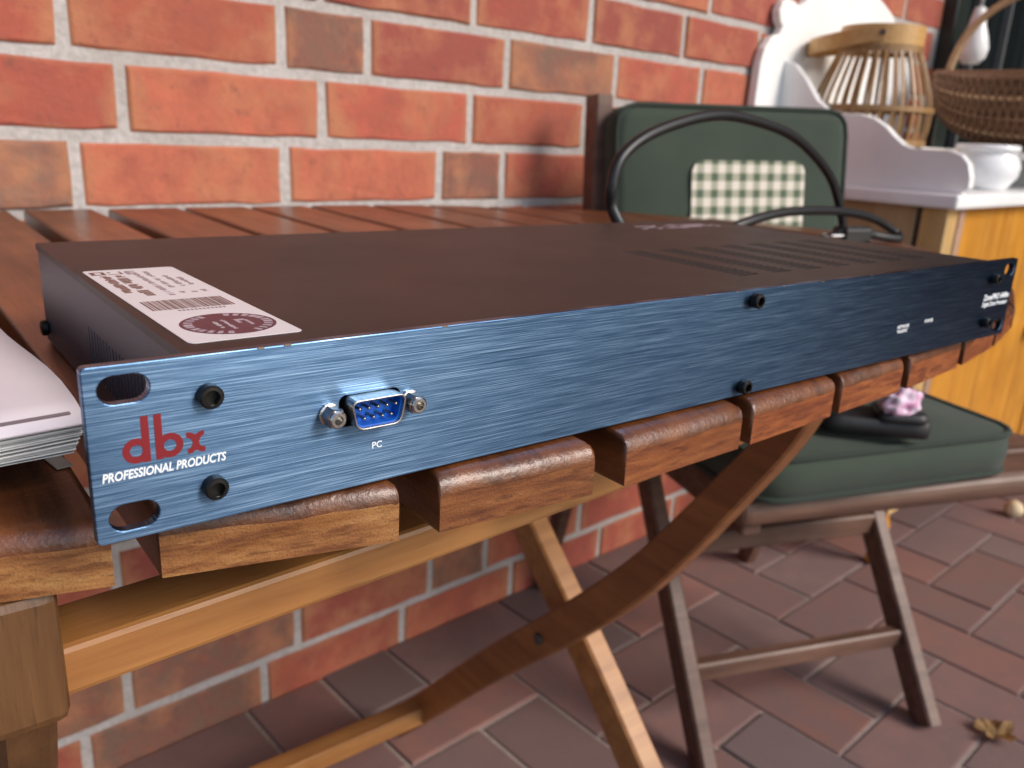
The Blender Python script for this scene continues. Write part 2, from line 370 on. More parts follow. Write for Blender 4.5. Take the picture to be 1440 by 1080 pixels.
for j in range(-32, 6):
    for i in range(-44, 46):
        k = (i - j + 3) % 4
        x0 = .663 + W * i; y0 = .181 + W * j
        if k == 0: w, d = 2 * W, W
        elif k == 3: w, d = W, 2 * W
        else: continue
        cx, cy = x0 + w / 2, y0 + d / 2
        if y0 > YW - .02 or cx > 5.5: continue
        near = -.35 < cx < 2.45 and -.42 < cy
        if near and cy > .6 and cx > 1.9: near = False
        if near and npav < 299:
            npav += 1
            o = link('paver', random.choice(hm if k == 0 else vm), 'paver', terrace, (cx, cy, ZF + random.uniform(-.0012, .001)),
                     (random.uniform(-.006, .006), random.uniform(-.006, .006), random.uniform(-.006, .006)))
            t_ = random.choice(PT); q = random.uniform(.85, 1.18); o.color = (t_[0] * q, t_[1] * q, t_[2] * q, 1)
        else:
            g = .0042; vs = [far.verts.new((cx + sx * (w / 2 - g), cy + sy * (d / 2 - g), ZF)) for sx, sy in ((-1, -1), (1, -1), (1, 1), (-1, 1))]
            lo = [far.verts.new((v_.co.x, v_.co.y, ZF - .03)) for v_ in vs]
            far.faces.new(vs)
            for a in range(4): far.faces.new((vs[a], lo[a], lo[(a + 1) % 4], vs[(a + 1) % 4]))
fo = link('paver_field', bm_mesh(far), 'paver', terrace); fo.color = (.15, .09, .078, 1); tag(fo, kind='stuff')

# brick wall
wall = empty('brick_wall', (0, YW, ZF)); tag(wall, 'red brick house wall with pale mortar behind the table', 'wall')
DX0, DX1 = 1.90, 2.86                              # door opening
mort = box_bm(-4.5, DX0, YW + .003, YW + .2, ZF - .25, 2.1)
box_bm(DX1, 6.0, YW + .003, YW + .2, ZF - .25, 2.1, bm=mort); box_bm(DX0, DX1, YW + .003, YW + .2, 1.42, 2.1, bm=mort)
link('mortar', bm_mesh(mort), 'mortar', wall, (0, -YW, -ZF))
def brick_bm(w, h, seed):
    rnd = random.Random(seed); bm = bmesh.new(); nx = 7 if w > .15 else 4; ol = []
    j = lambda m: rnd.uniform(-m, m)
    for i in range(nx): ol.append((-w / 2 + w * i / nx, -h / 2))
    for i in range(2): ol.append((w / 2, -h / 2 + h * i / 2))
    for i in range(nx): ol.append((w / 2 - w * i / nx, h / 2))
    for i in range(2): ol.append((-w / 2, h / 2 - h * i / 2))
    ol = [(x + j(.0009), z + j(.0009)) for x, z in ol]
    k = [rnd.uniform(.0016, .0050) for _ in ol]
    def ring(ins, y, jy): 
        out = []
        for (x, z), q in zip(ol, k):
            f_ = ins * q
            out.append(bm.verts.new((x - math.copysign(min(f_, abs(x)), x) * (1 if abs(x) > w / 2 - .006 else .15), y + j(jy), z - math.copysign(min(f_, abs(z)), z) * (1 if abs(z) > h / 2 - .006 else .1))))
        return out
    back = ring(0, .09, 0); mid = ring(0, .0042, .0006); fr = ring(.45, .0012, .0005); ff = ring(1.0, 0, .0006)
    n = len(ol)
    for A, B in ((back, mid), (mid, fr), (fr, ff)):
        for i in range(n): bm.faces.new((A[i], A[(i + 1) % n], B[(i + 1) % n], B[i]))
    bm.faces.new(ff); return bm
sm_ = [bm_mesh(brick_bm(.2145, .0645, s)) for s in range(8)]; hd_ = [bm_mesh(brick_bm(.102, .0645, 50 + s)) for s in range(5)]
RED = [(.39, .090, .056), (.34, .074, .050), (.43, .118, .066), (.31, .070, .052), (.40, .100, .056), (.36, .082, .052)]
BRN = [(.20, .125, .09), (.185, .105, .075), (.22, .13, .085)]
H1 = .0723; farw = bmesh.new(); nb = 0
for k in range(-11, 27):
    zc = H1 + .075 * k + .0375
    if k % 2: x0 = -.040; heads = {1: 1 if k == 1 else 2, -1: 2, -9: 2}; hp_ = heads.get(k, random.choice([1, 2, 3, 4])); 
    else: x0 = .0096 + (.011 if k == -10 else 0); hp_ = random.choice([5, 6, -3]) if k != 0 else 6
    if k == 1: hp_ = 1
    cuts = []; n = -20; x = x0 - 20 * .225
    while x < 6.0:
        wd = .225
        if n == hp_: wd = .1125
        cuts.append((x, wd)); x += wd; n += 1
        if n == hp_ + 1 and hp_ > -19: hp_ = hp_ if n > hp_ + 1 else -99
        if hp_ == -99 and n > 8 and (n + k) % 5 == 0: hp_ = n + 2
    for xa, wd in cuts:
        xc = xa + wd / 2
        if xc < -4.4: continue
        if DX0 - .01 < xc < DX1 + .01 and zc < 1.42:
            continue
        hdr = wd < .2
        x1 = xa + wd
        near = -.75 < xc < DX0 and k <= 6
        if near and nb < 299:
            nb += 1
            me = random.choice(hd_ if hdr else sm_)
            o = link('brick', me, 'brick', wall, (xc, random.uniform(-.0015, .0012), zc - ZF), (0, 0, 0))
            brown = hdr or random.random() < .13
            if k == -1 and xa < -.1: brown = True
            if k == 0 and not hdr: brown = False
            t_ = random.choice(BRN if brown else RED); q = random.uniform(.88, 1.15); o.color = (t_[0] * q, t_[1] * q, t_[2] * q, 1)
            if x1 > DX0: o.scale.x = max(.2, (DX0 - xa - .006) / (wd - .01)); o.location.x = (xa + .005 + DX0) / 2
        else:
            box_bm(xa + .005, x1 - .005, YW, YW + .05, zc - .0325, zc + .0325, 0, 1, farw)
fw = link('brick_field', bm_mesh(farw), 'brick', wall, (0, -YW, -ZF)); fw.color = (.32, .08, .05, 1); tag(fw, kind='stuff')

# unseen porch roof and wing added to cut overhead light and darken panel reflections
rf = empty('unseen_roof', (0, YW, 1.80)); tag(rf, 'unseen white boarded roof added to cut overhead light', 'roof')
for i in range(14): box('roof_board', -3.2 + i * .475, -3.2 + i * .475 + .47, -ROOF_D, 0, 0, .03, 'white_paint', rf, .004)
for x_ in (-3.1, -1.2, .7, 2.6): box('rafter', x_ - .04, x_ + .04, -ROOF_D, 0, -.12, -.002, 'dark_frame', rf, .004)
baffle = empty('dark_baffle', (BAFFLE_X, 0, ZF)); tag(baffle, 'dark green boarded wing added unseen to darken panel reflections', 'wall')
for i in range(20): box('baffle_board', 0, .03, YW - .2 - i * .185, YW - .2 - i * .185 + .18, 0, 3.9, 'dark_frame', baffle, .004)
box('baffle_core', .032, .2, YW - 3.8, YW - .001, -.2, 3.9, 'dark_frame', baffle, 0)
# dark glazed door beside the washstand
door = empty('glazed_door', (DX0, YW, ZF)); tag(door, 'dark green glazed door at the right end of the brick wall', 'door')
def dpart(name, x0, x1, y0, y1, z0, z1, mat, bev=.004): return box(name, x0 - DX0, x1 - DX0, y0 - YW, y1 - YW, z0 - ZF, z1 - ZF, mat, door, bev)
dpart('frame', DX0, DX0 + .075, YW - .03, YW + .1, ZF, 1.42, 'dark_frame'); dpart('frame', DX1 - .075, DX1, YW - .03, YW + .1, ZF, 1.42, 'dark_frame')
dpart('frame', DX0 + .075, DX1 - .075, YW - .028, YW + .1, 1.34, 1.42, 'dark_frame'); dpart('kick_panel', DX0 + .075, DX1 - .075, YW + .02, YW + .06, ZF, -.05, 'dark_frame')
dpart('pane', DX0 + .075, DX1 - .075, YW + .04, YW + .05, -.05, 1.34, 'dark_glass', 0)
for q in (.27, .48, .70): dpart('glazing_bar', DX0 + q, DX0 + q + .011, YW + .018, YW + .04, -.05, 1.34, 'grey_bar', .002)
h_ = dpart('handle', DX0 + .56, DX0 + .70, YW - .03, YW - .01, .285, .305, 'grey_bar', .006)

# ------------------------------------------------------------------ table
TY = .076
table = empty('slatted_table', (0, .0045, ZF), -TY); table.rotation_euler.x = .0068; tag(table, 'oval folding table of dark brown wooden slats under the rack unit', 'table')
def interp(tab, x):
    if x <= tab[0][0]: return tab[0][1]
    for (a, ya), (b_, yb) in zip(tab, tab[1:]):
        if x <= b_:
            t = (x - a) / (b_ - a); return ya + (yb - ya) * t
    return tab[-1][1]
FR = [(-.70, .36), (-.66, .27), (-.62, .205), (-.56, .155), (-.48, .105), (-.40, .068), (-.33, .041), (-.28, .027), (-.23, .0145), (-.19, .004), (-.155, -.0035), (-.115, -.0075), (-.075, -.009), (-.03, -.008), (.02, -.0055), (.073, -.0025), (.143, .0015), (.222, .0095), (.30, .023), (.37, .042), (.45, .075), (.52, .12), (.58, .18), (.63, .26), (.66, .36)]
BK = [(-.70, .38), (-.66, .47), (-.6, .55), (-.5, .62), (-.4, .665), (-.3, .702), (-.15, .716), (0, .722), (.2, .722), (.3, .708), (.4, .672), (.5, .615), (.58, .53), (.63, .46), (.66, .38)]
ZT = -.001; TH = .0185; PIT, OFF, GAP = .0742, -.1545, .0098
def slat_me(xa, xb, seed):
    rn = random.Random(seed); bm = bmesh.new(); cx = (xa + xb) / 2; w = xb - xa; rs = .0024; re_ = .0062
    prof = [(0, -TH), (0, -TH + .001), (0, -rs)]
    for a in (30, 60): prof.append((rs * (1 - math.cos(R(a))), -rs + rs * math.sin(R(a))))
    n = 7
    for i in range(n + 1): prof.append((rs + (w - 2 * rs) * i / n, 0))
    for a in (60, 30): prof.append((w - rs * (1 - math.cos(R(a))), -rs + rs * math.sin(R(a))))
    prof += [(w, -rs), (w, -TH + .001), (w, -TH)]
    wob = [rn.uniform(-.0004, .0004) for _ in prof]
    st = []
    for a in (0, 18, 36, 54, 72, 90): st.append((0, re_ * (1 - math.sin(R(a))), re_ * (1 - math.cos(R(a)))))
    for t in (.25, .5, .75): st.append((t, None, 0))
    for a in (90, 72, 54, 36, 18, 0): st.append((1, re_ * (1 - math.sin(R(a))), re_ * (1 - math.cos(R(a)))))
    rows = []
    for t, drop, off in st:
        row = []
        for (px, pz), q in zip(prof, wob):
            x = xa + px; f_, b_ = interp(FR, x), interp(BK, x)
            z = pz
            if t in (0, 1) and drop is not None: z = min(pz, -drop + (q if drop > 0 and pz > -.004 else 0)) if pz > -.009 else pz
            y = f_ + off if t == 0 else (b_ - off if t == 1 else f_ + (b_ - f_) * t)
            row.append(bm.verts.new((x - cx, y, ZT + z)))
        rows.append(row)
    m_ = len(prof)
    for A, B in zip(rows, rows[1:]):
        for i in range(m_): 
            f_ = bm.faces.new((A[i], B[i], B[(i + 1) % m_], A[(i + 1) % m_])); f_.smooth = i != m_ - 1
    for r_ in (rows[0], rows[-1]): bm.faces.new(r_).material_index = 1
    me = bm_mesh(bm)
    return me, cx
SX = {-2: (-.2985, -.2352), -1: (-.2242, -.1611), 0: (-.1480, -.0885), 1: (-.0735, -.0062), 2: (.0020, .0664), 3: (.0740, .1356), 4: (.1445, .2150), 5: (.2240, .2890)}
for k in range(-7, 11):
    xa, xb = OFF + PIT * k + GAP / 2, OFF + PIT * (k + 1) - GAP / 2
    if k in SX: xa, xb = SX[k]
    if xb < -.66 or xa > .62: continue
    me, cx = slat_me(xa, xb, k)
    o = link('slat', me, ['slat', 'endgrain'], table, (cx, 0, -ZF + random.uniform(-.0004, .0003)))
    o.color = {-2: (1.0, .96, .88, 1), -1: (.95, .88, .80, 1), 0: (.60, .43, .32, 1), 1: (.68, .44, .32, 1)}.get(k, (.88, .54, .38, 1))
def tb(name, *a, mat='legwood', bev=.002, rot=(0, 0, 0)):
    return box(name, *a[:4], a[4] - ZF, a[5] - ZF, mat, table, bev, 2, rot=rot)
tb('front_rail', -.262, .215, .050, .0745, -.0595, -.0435, rot=(0, 0, TY))
tb('back_rail', -.262, .215, .60, .6245, -.0595, -.0435)
for xc in (-.30, .275):                      # battens that carry the slats
    tb('batten', xc - .018, xc + .018, .055, .63, -.042, ZT - TH - .0006, mat='curvewood')
def leg(name, xc, pts, w, t, mat, w0=None):
    path = catmull([(xc, a, b_ - ZF) for a, b_ in pts], 6); bm = bmesh.new()
    sweep(bm, path, rect(t, w, .0025), False, Vector((0, 1, 0)))
    if w0:                                   # taper towards the top
        k = 8; bm.verts.ensure_lookup_table()
        for i, p in enumerate(path):
            f_ = (w0 + (w - w0) * min(1.0, i / (len(path) * .62))) / w
            for v_ in bm.verts[i * k:(i + 1) * k]: d_ = v_.co - p; v_.co = p + Vector((d_.x, d_.y * f_, d_.z * f_))
    return link(name, bm_mesh(bm), mat, table)
CL = [(.080, -.045), (.100, -.088), (.1295, -.134), (.168, -.192), (.2165, -.258), (.2885, -.338), (.3965, -.447), (.497, -.555), (.590, -.655)]
SL = [(.655, -.045), (.52, -.175), (.388, -.300), (.285, -.395), (.18, -.50), (.02, -.655)]
for xc, xs in ((.20, .232), (-.2560, -.285)):
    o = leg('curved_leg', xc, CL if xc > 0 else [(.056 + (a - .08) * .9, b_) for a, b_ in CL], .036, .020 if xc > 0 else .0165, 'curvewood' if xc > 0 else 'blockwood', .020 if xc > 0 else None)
    bm = bmesh.new(); lathe_bm([(0, 0), (.0045, .0002), (.006, .0014), (.0055, .003), (0, .0035)], 14, bm)
    for v_ in bm.verts: v_.co = Vector((-v_.co.z, v_.co.x, v_.co.y))
    link('pivot_bolt', bm_mesh(bm), 'iron', o, (xc - .010, .322, -.372 - ZF))
    leg('straight_leg', xs, SL, .036, .024, 'legwood')
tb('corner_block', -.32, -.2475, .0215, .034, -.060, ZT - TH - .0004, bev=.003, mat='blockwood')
tb('stretcher', -.27, .195, .525, .550, -.612, -.588)
tb('stretcher', -.30, .24, .085, .108, -.617, -.597)

# ------------------------------------------------------------------ rack unit
DY = -.0789
unit = empty('rack_unit', (0, 0, 0), DY); tag(unit, 'thin black rack unit with brushed blue front panel lying on the table', 'audio unit')
def capsule(cx, cz, w, h, n=10):
    r = h / 2; out = []
    for i in range(n + 1):
        a = -math.pi / 2 + math.pi * i / n; out.append((cx + w / 2 - r + r * math.cos(a), cz + r * math.sin(a)))
    for i in range(n + 1):
        a = math.pi / 2 + math.pi * i / n; out.append((cx - w / 2 + r + r * math.cos(a), cz + r * math.sin(a)))
    return out
def rrect(x0, x1, y0, y1, r, n=5):
    out = []
    for cx, cy, a0 in ((x1 - r, y0 + r, -90), (x1 - r, y1 - r, 0), (x0 + r, y1 - r, 90), (x0 + r, y0 + r, 180)):
        for i in range(n + 1):
            a = R(a0 + 90 * i / n); out.append((cx + r * math.cos(a), cy + r * math.sin(a)))
    return out
PH = .0437
holes = [capsule(sx * .23255, sz, .0113, .0068) for sx in (-1, 1) for sz in (PH / 2 - .015875, PH / 2 + .015875)]
holes += [rrect(-.1788, -.1602, .0186, .0275, .002)]
pm = plate_mesh([rrect(-.2413, .2413, 0, PH, .0012)], holes, .0032, .0003)
pm.transform(FRONT); pm.transform(Matrix.Translation((0, .0032, 0)))
uv = pm.uv_layers.new(name='brush')
for lp in pm.loops:
    co = pm.vertices[lp.vertex_index].co; uv.data[lp.index].uv = (co.z * 20, co.x * 20)
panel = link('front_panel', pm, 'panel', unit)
BW, BD, BT = .2172, .207, .0428
# cover top with ventilation slots
vents = []
for s in range(7):
    xa = .0265 + .0248 * s
    for q in range(19): vents.append(rrect(xa, xa + .0135, .0275 + q * .0039, .0275 + q * .0039 + .0023, .0006, 2))
tm = plate_mesh([rrect(-BW, BW, .0045, BD, .0012, 3)], vents, .0026, .0); tm.transform(Matrix.Translation((0, 0, BT - .0026)))
cover = link('cover', tm, 'cover', unit)
lv = [rrect(.045 + q * .0042, .0467 + q * .0042, .008, .0255, .0005, 2) for q in range(18)]
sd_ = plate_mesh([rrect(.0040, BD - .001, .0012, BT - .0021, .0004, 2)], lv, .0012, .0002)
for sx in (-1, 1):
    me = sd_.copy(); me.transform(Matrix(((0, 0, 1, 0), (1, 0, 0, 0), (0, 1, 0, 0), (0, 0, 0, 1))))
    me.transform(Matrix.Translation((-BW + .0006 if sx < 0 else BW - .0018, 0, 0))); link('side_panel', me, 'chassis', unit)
for sx in (-1, 1): box('slot_dark_sheet', sx * (BW - .006) - .0004, sx * (BW - .006) + .0004, .006, BD - .004, .002, BT - .0032, 'inside', unit, 0)  # near-black sheets painting in the darkness behind the side slots
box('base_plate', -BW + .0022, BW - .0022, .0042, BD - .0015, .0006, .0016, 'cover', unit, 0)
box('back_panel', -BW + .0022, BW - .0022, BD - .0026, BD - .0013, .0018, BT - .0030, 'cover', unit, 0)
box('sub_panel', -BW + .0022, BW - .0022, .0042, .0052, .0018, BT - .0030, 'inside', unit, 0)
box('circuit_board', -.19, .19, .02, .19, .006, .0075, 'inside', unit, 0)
# socket head screws
def sock_bm():
    bm = lathe_bm([(.0027, 0), (.0030, -.0003), (.0030, -.0029), (.0026, -.0034), (.0019, -.0035)], 24)
    hexr = .00175; inner = []; ring = [v_ for v_ in bm.verts if abs(v_.co.z + .0035) < 1e-6]
    hexv = [bm.verts.new((hexr / max(abs(math.cos(((i * 15 + 30) % 60 - 30) * math.pi / 180)), .8) * math.cos(R(i * 15)), hexr / max(abs(math.cos(((i * 15 + 30) % 60 - 30) * math.pi / 180)), .8) * math.sin(R(i * 15)), -.0034)) for i in range(24)]
    hexb = [bm.verts.new((v_.co.x, v_.co.y, -.0014)) for v_ in hexv]
    for i in range(24):
        j = (i + 1) % 24
        bm.faces.new((ring[i], ring[j], hexv[j], hexv[i])); bm.faces.new((hexv[i], hexv[j], hexb[j], hexb[i]))
    bm.faces.new(hexb); return bm
def to_front(bm):
    for v_ in bm.verts: v_.co = Vector((v_.co.x, v_.co.z, v_.co.y))
    return bm
sk = bm_mesh(to_front(sock_bm()))
for x_, z_ in ((-.2137, .0336), (-.2137, .0096), (0, .0393), (-.0005, .0039), (.2137, .0338), (.2137, .0094)):
    o = link('screw', sk, 'screw', unit, (x_, 0, z_), (0, random.uniform(0, 1), 0))
ss = bm_mesh(to_front(lathe_bm([(.0028, 0), (.0034, -.0005), (.0034, -.0022), (.0028, -.0028), (.0012, -.0028), (.0012, -.0012), (0, -.0012)], 20)))
link('screw', ss, 'screw', unit, (-BW + .0004, .200, .0075), (0, 0, R(-90)))
# nine-pin connector
DCX, DCZ = -.1695, .02305
conn = empty('serial_connector'); conn.parent = unit; conn.location = (DCX, 0, DCZ)
def dshape(w, h, r, slant=.00085, n=5):
    pts = [(-w / 2, h / 2), (w / 2, h / 2), (w / 2 - slant * 2, -h / 2), (-w / 2 + slant * 2, -h / 2)]   # wide on top
    out = []
    for i in range(4):
        p = Vector(pts[i]); a = (Vector(pts[i - 1]) - p).normalized(); b_ = (Vector(pts[(i + 1) % 4]) - p).normalized()
        A, B = p + a * r, p + b_ * r
        for k in range(n + 1):
            t = k / n; out.append(tuple((A * (1 - t) ** 2 + p * 2 * t * (1 - t) + B * t * t)))
    return out
shell = plate_mesh([dshape(.0172, .0087, .0026)], [dshape(.0162, .0077, .0022)], .0062, .00015)
shell.transform(FRONT); shell.transform(Matrix.Translation((0, .0006, 0)))
link('shell', shell, 'nickel', conn)
ins = plate_mesh([dshape(.01615, .00765, .0021)], [], .0016, 0); ins.transform(FRONT); ins.transform(Matrix.Translation((0, .0009, 0)))
link('insulator', ins, 'blue_plastic', conn)
lin = plate_mesh([dshape(.01615, .00765, .0021)], [dshape(.0153, .0069, .0019)], .0045, 0); lin.transform(FRONT); lin.transform(Matrix.Translation((0, .0002, 0)))
link('liner', lin, 'blue_plastic', conn)
pinm = bm_mesh(to_front(lathe_bm([(.0005, 0), (.0005, -.0040), (.0004, -.0046), (0, -.0049)], 10)))
for r_, n_ in ((1, 5), (-1, 4)):
    for i in range(n_): link('pin', pinm, 'pin', conn, ((i - (n_ - 1) / 2) * .00277, 0, r_ * .00142), smooth=True)
sb = lathe_bm([(.0030, 0), (.0030, -.0046), (.0026, -.0052), (.0015, -.0053), (.0013, -.0020), (0, -.0020)], 6)
sb2 = bm_mesh(to_front(sb))
for sx in (-1, 1):
    o = link('standoff', sb2, 'nickel', conn, (sx * .0125, 0, 0), (0, R(10), 0))
    tm_ = bm_mesh(to_front(lathe_bm([(.0032, .0), (.0032, -.0009), (.0026, -.0012), (.0024, -.0012)], 20))); link('washer', tm_, 'nickel', o)
    cap_ = bm_mesh(to_front(lathe_bm([(.0024, -.0050), (.0024, -.0057), (.0020, -.0061), (.0013, -.0061), (.0011, -.0030), (0, -.0030)], 24))); link('threaded_rim', cap_, 'nickel', o, smooth=False)
# front lettering
def ink(name, me, x_, z_, mat, parent=panel, y_=-.00002):
    me.transform(FRONT); return link(name, me, mat, parent, (x_, y_, z_))
TK = .00008
def ring_pts(cx, cy, r, n=40): return [(cx + r * math.cos(2 * math.pi * i / n), cy + r * math.sin(2 * math.pi * i / n)) for i in range(n)]
BASE = .0192
dm = plate_mesh([ring_pts(-.2310, BASE + .0031, .0031)], [ring_pts(-.2310, BASE + .0031, .00145)], TK)
ink('brand_letter', dm, 0, 0, 'red_ink')
ink('brand_letter_stem', plate_mesh([[(-.22965, BASE), (-.2279, BASE), (-.2279, BASE + .0114), (-.22965, BASE + .0114)]], [], TK * 1.3), 0, 0, 'red_ink')
bmn = plate_mesh([ring_pts(-.22335, BASE + .0031, .0031)], [ring_pts(-.22335, BASE + .0031, .00145)], TK)
ink('brand_letter', bmn, 0, 0, 'red_ink')
ink('brand_letter_stem', plate_mesh([[(-.2267, BASE), (-.22495, BASE), (-.22495, BASE + .0114), (-.2267, BASE + .0114)]], [], TK * 1.3), 0, 0, 'red_ink')
xu = [(895, 320), (930, 315), (960, 322), (985, 335), (1005, 325), (1030, 308), (1075, 290), (1080, 330), (1055, 348), (1035, 370), (1022, 400), (1024, 432), (1050, 455), (1085, 455), (1080, 505), (1040, 508), (1010, 498), (990, 490), (975, 500), (950, 520), (905, 535), (900, 490), (930, 470), (950, 445), (956, 415), (950, 395), (930, 378), (895, 370)]
xp = [(-.2195 + (u - 895) * .0044 / 188, .0247 - ((v_ - 320) + (u - 895) * .16) * .0000258) for u, v_ in xu]
ink('brand_letter', plate_mesh([xp], [], TK), 0, 0, 'red_ink')
ink('motto_lettering', text_mesh('PROFESSIONAL PRODUCTS', .0031, .0288, .20, .00007), -.2389, .01575, 'white_ink')
ink('port_lettering', text_mesh('PC', .0027, .0031, 0, .00003), -.1689, .0105, 'white_ink')
ink('lamp_lettering', text_mesh('NETWORK', .0023, .0112, 0, .00004), .1183, .0153, 'white_ink')
ink('lamp_lettering', text_mesh('TRAFFIC', .0023, .0100, 0, .00004), .1183, .0130, 'white_ink')
ink('lamp_lettering', text_mesh('POWER', .0023, .0085, 0, .00004), .1448, .0158, 'white_ink')
ink('model_lettering', text_mesh('ZonePRO 640m', .0044, .0315, .12, .00012), .2072, .0219, 'white_ink')
ink('model_lettering', text_mesh('Digital Zone Processor', .0033, .0312, .12, .00008), .2072, .0184, 'white_ink')
lm_ = bm_mesh(to_front(lathe_bm([(.0009, .0), (.0009, -.0001), (0, -.0002)], 12)))
for x_ in (.1237, .149): link('indicator_lamp', lm_, 'black_plastic', panel, (x_, -.00005, .0213))
# bright nicks on the panel's upper edge
for x_ in (-.201, -.194, -.146, -.03, -.012, .018, .046, .085, .118, .123): box('edge_nick', x_, x_ + random.uniform(.0008, .0026), -.00012, .0006, PH - .0004, PH + .00006, 'nickel', panel, 0)
# sticker
stk = link('asset_sticker', plate_mesh([rrect(-.0155, .0155, -.0575, .0575, .002)], [], .00012), 'sticker', unit, (-.1985, .0718, BT + .00002), (0, 0, R(.9)))
def sprint(name, polys, mat, lift=0.0):
    me = plate_mesh(polys, [], .00008); me.transform(Matrix.Translation((0, 0, .00008 + lift))); return link(name, me, mat, stk)
def R4(x0, x1, y0, y1): return [(x0, y0), (x1, y0), (x1, y1), (x0, y1)]
rb = random.Random(3)
def typeline(x0, x1, y0, y1, step, sp=.18):
    out = []; y = y1
    while y > y0:
        w = step * rb.uniform(.5, 1.0)
        if rb.random() > sp * .6: out.append(R4(x0 + (x1 - x0) * rb.choice([0, 0, .2]), x1 - (x1 - x0) * rb.choice([0, 0, .25]), y - w * .78, y))
        y -= w
    return out
sprint('bold_print', typeline(-.0125, -.0095, .013, .045, .0024), 'brown_ink'); sprint('bold_print', typeline(-.0083, -.0048, .006, .045, .0026), 'brown_ink')
sprint('emblem_print', [R4(-.0142, -.0095, .0475, .0535)], 'brown_ink'); sprint('emblem_print', [R4(-.0128, -.0108, .049, .052)], 'sticker', .00006)
sprint('emblem_print', [R4(-.0090, -.0040, .0475, .0482), R4(-.0047, -.0040, .0482, .053), R4(-.0085, -.0074, .051, .0526)], 'brown_ink')
for xa, ya, yb in ((-.0012, .005, .053), (.0026, .018, .051), (.0066, .018, .040), (.0100, .020, .036), (.0030, .0065, .0095), (.0066, .0065, .0105), (.0100, .0065, .0105), (-.0030, .046, .053)):
    sprint('small_print', typeline(xa, xa + .0019, ya, yb, .0015), 'grey_ink')
bars = []; x_ = -.0125
while x_ < .0122:
    w = rb.choice([.0002, .0002, .0004, .0006]); bars.append(R4(x_, x_ + w, -.0165, -.0025)); x_ += w + rb.choice([.00022, .00022, .0004])
sprint('barcode', bars, 'brown_ink')
sprint('barcode_digits', [R4(-.006 + i * .0012, -.006 + i * .0012 + .0008, -.0196, -.0178) for i in range(12)], 'grey_ink')
sprint('seal', [ring_pts(.0010, -.0400, .0130, 40)], 'purple_ink')
seg = []
for i in range(26):
    if i in (6, 7, 19, 20): continue
    a0 = 2 * math.pi * i / 26; a1 = a0 + 2 * math.pi / 26 * rb.uniform(.45, .8); r0, r1 = .0096, .0120
    seg.append([(.001 + r0 * math.cos(a0), -.04 + r0 * math.sin(a0)), (.001 + r1 * math.cos(a0), -.04 + r1 * math.sin(a0)), (.001 + r1 * math.cos(a1), -.04 + r1 * math.sin(a1)), (.001 + r0 * math.cos(a1), -.04 + r0 * math.sin(a1))])
sprint('seal_lettering', seg, 'seal_light', .00006)
sprint('seal_lettering', typeline(-.0028, -.0016, -.046, -.036, .0013) + typeline(-.0001, .0011, -.0475, -.0345, .0013), 'seal_light', .00006)
sprint('seal_emblem', [R4(.0035, .0065, -.038, -.0365), R4(.0035, .0045, -.041, -.038), R4(.0060, .0070, -.044, -.038)], 'seal_light', .00006)
rl = random.Random(5)
rlp = []
for i in range(16):
    for j in range(3):
        if rl.random() < .7: rlp.append(R4(-.038 + i * .0048, -.038 + i * .0048 + rl.uniform(.002, .0045), -.008 + j * .0055, -.008 + j * .0055 + .003))
link('rear_print', plate_mesh(rlp, [], .0001), 'seal_light', unit, (.155, .180, BT + .00003))

# ------------------------------------------------------------------ power cable
cab = empty('power_cable', (.4, .25, 0)); tag(cab, 'black mains cable looping up behind the rack unit', 'cable')
def toC(p): return (p[0] - .4, p[1] - .25, p[2])
P1 = [(.19, .205, .02), (.203, .235, .026), (.2, .25, .045), (.197, .25, .062), (.206, .25, .084), (.243, .25, .103), (.313, .25, .118), (.377, .25, .117), (.453, .25, .104), (.525, .25, .072), (.562, .25, .035), (.570, .25, .014), (.545, .262, .0042), (.46, .285, .0042), (.38, .275, .0042), (.352, .262, .012), (.376, .25, .027), (.446, .247, .0365), (.544, .245, .0355), (.622, .243, .0265), (.668, .236, .011), (.662, .226, .0048), (.640, .230, .0060), (.618, .238, .0090)]
tube('cord', [toC(p) for p in catmull(P1, 8)], .0046, 'black_plastic', cab, 12)
pl = box('plug', -.02, .02, -.011, .011, -.009, .009, 'black_plastic', cab, .004, 3, toC((.588, .246, .0092)), (0, 0, R(-16)))
link('strain_relief', bm_mesh(lathe_bm([(.0065, 0), (.0052, .006), (.0045, .014), (0, .014)], 14)), 'black_plastic', pl, (.019, 0, 0), (0, R(90), 0))
for s in (-1, 1): link('prong', bm_mesh(lathe_bm([(.0022, 0), (.0022, .015), (.0014, .0175), (0, .018)], 12)), 'nickel', pl, (-.019, s * .006, 0), (0, R(-90), 0))

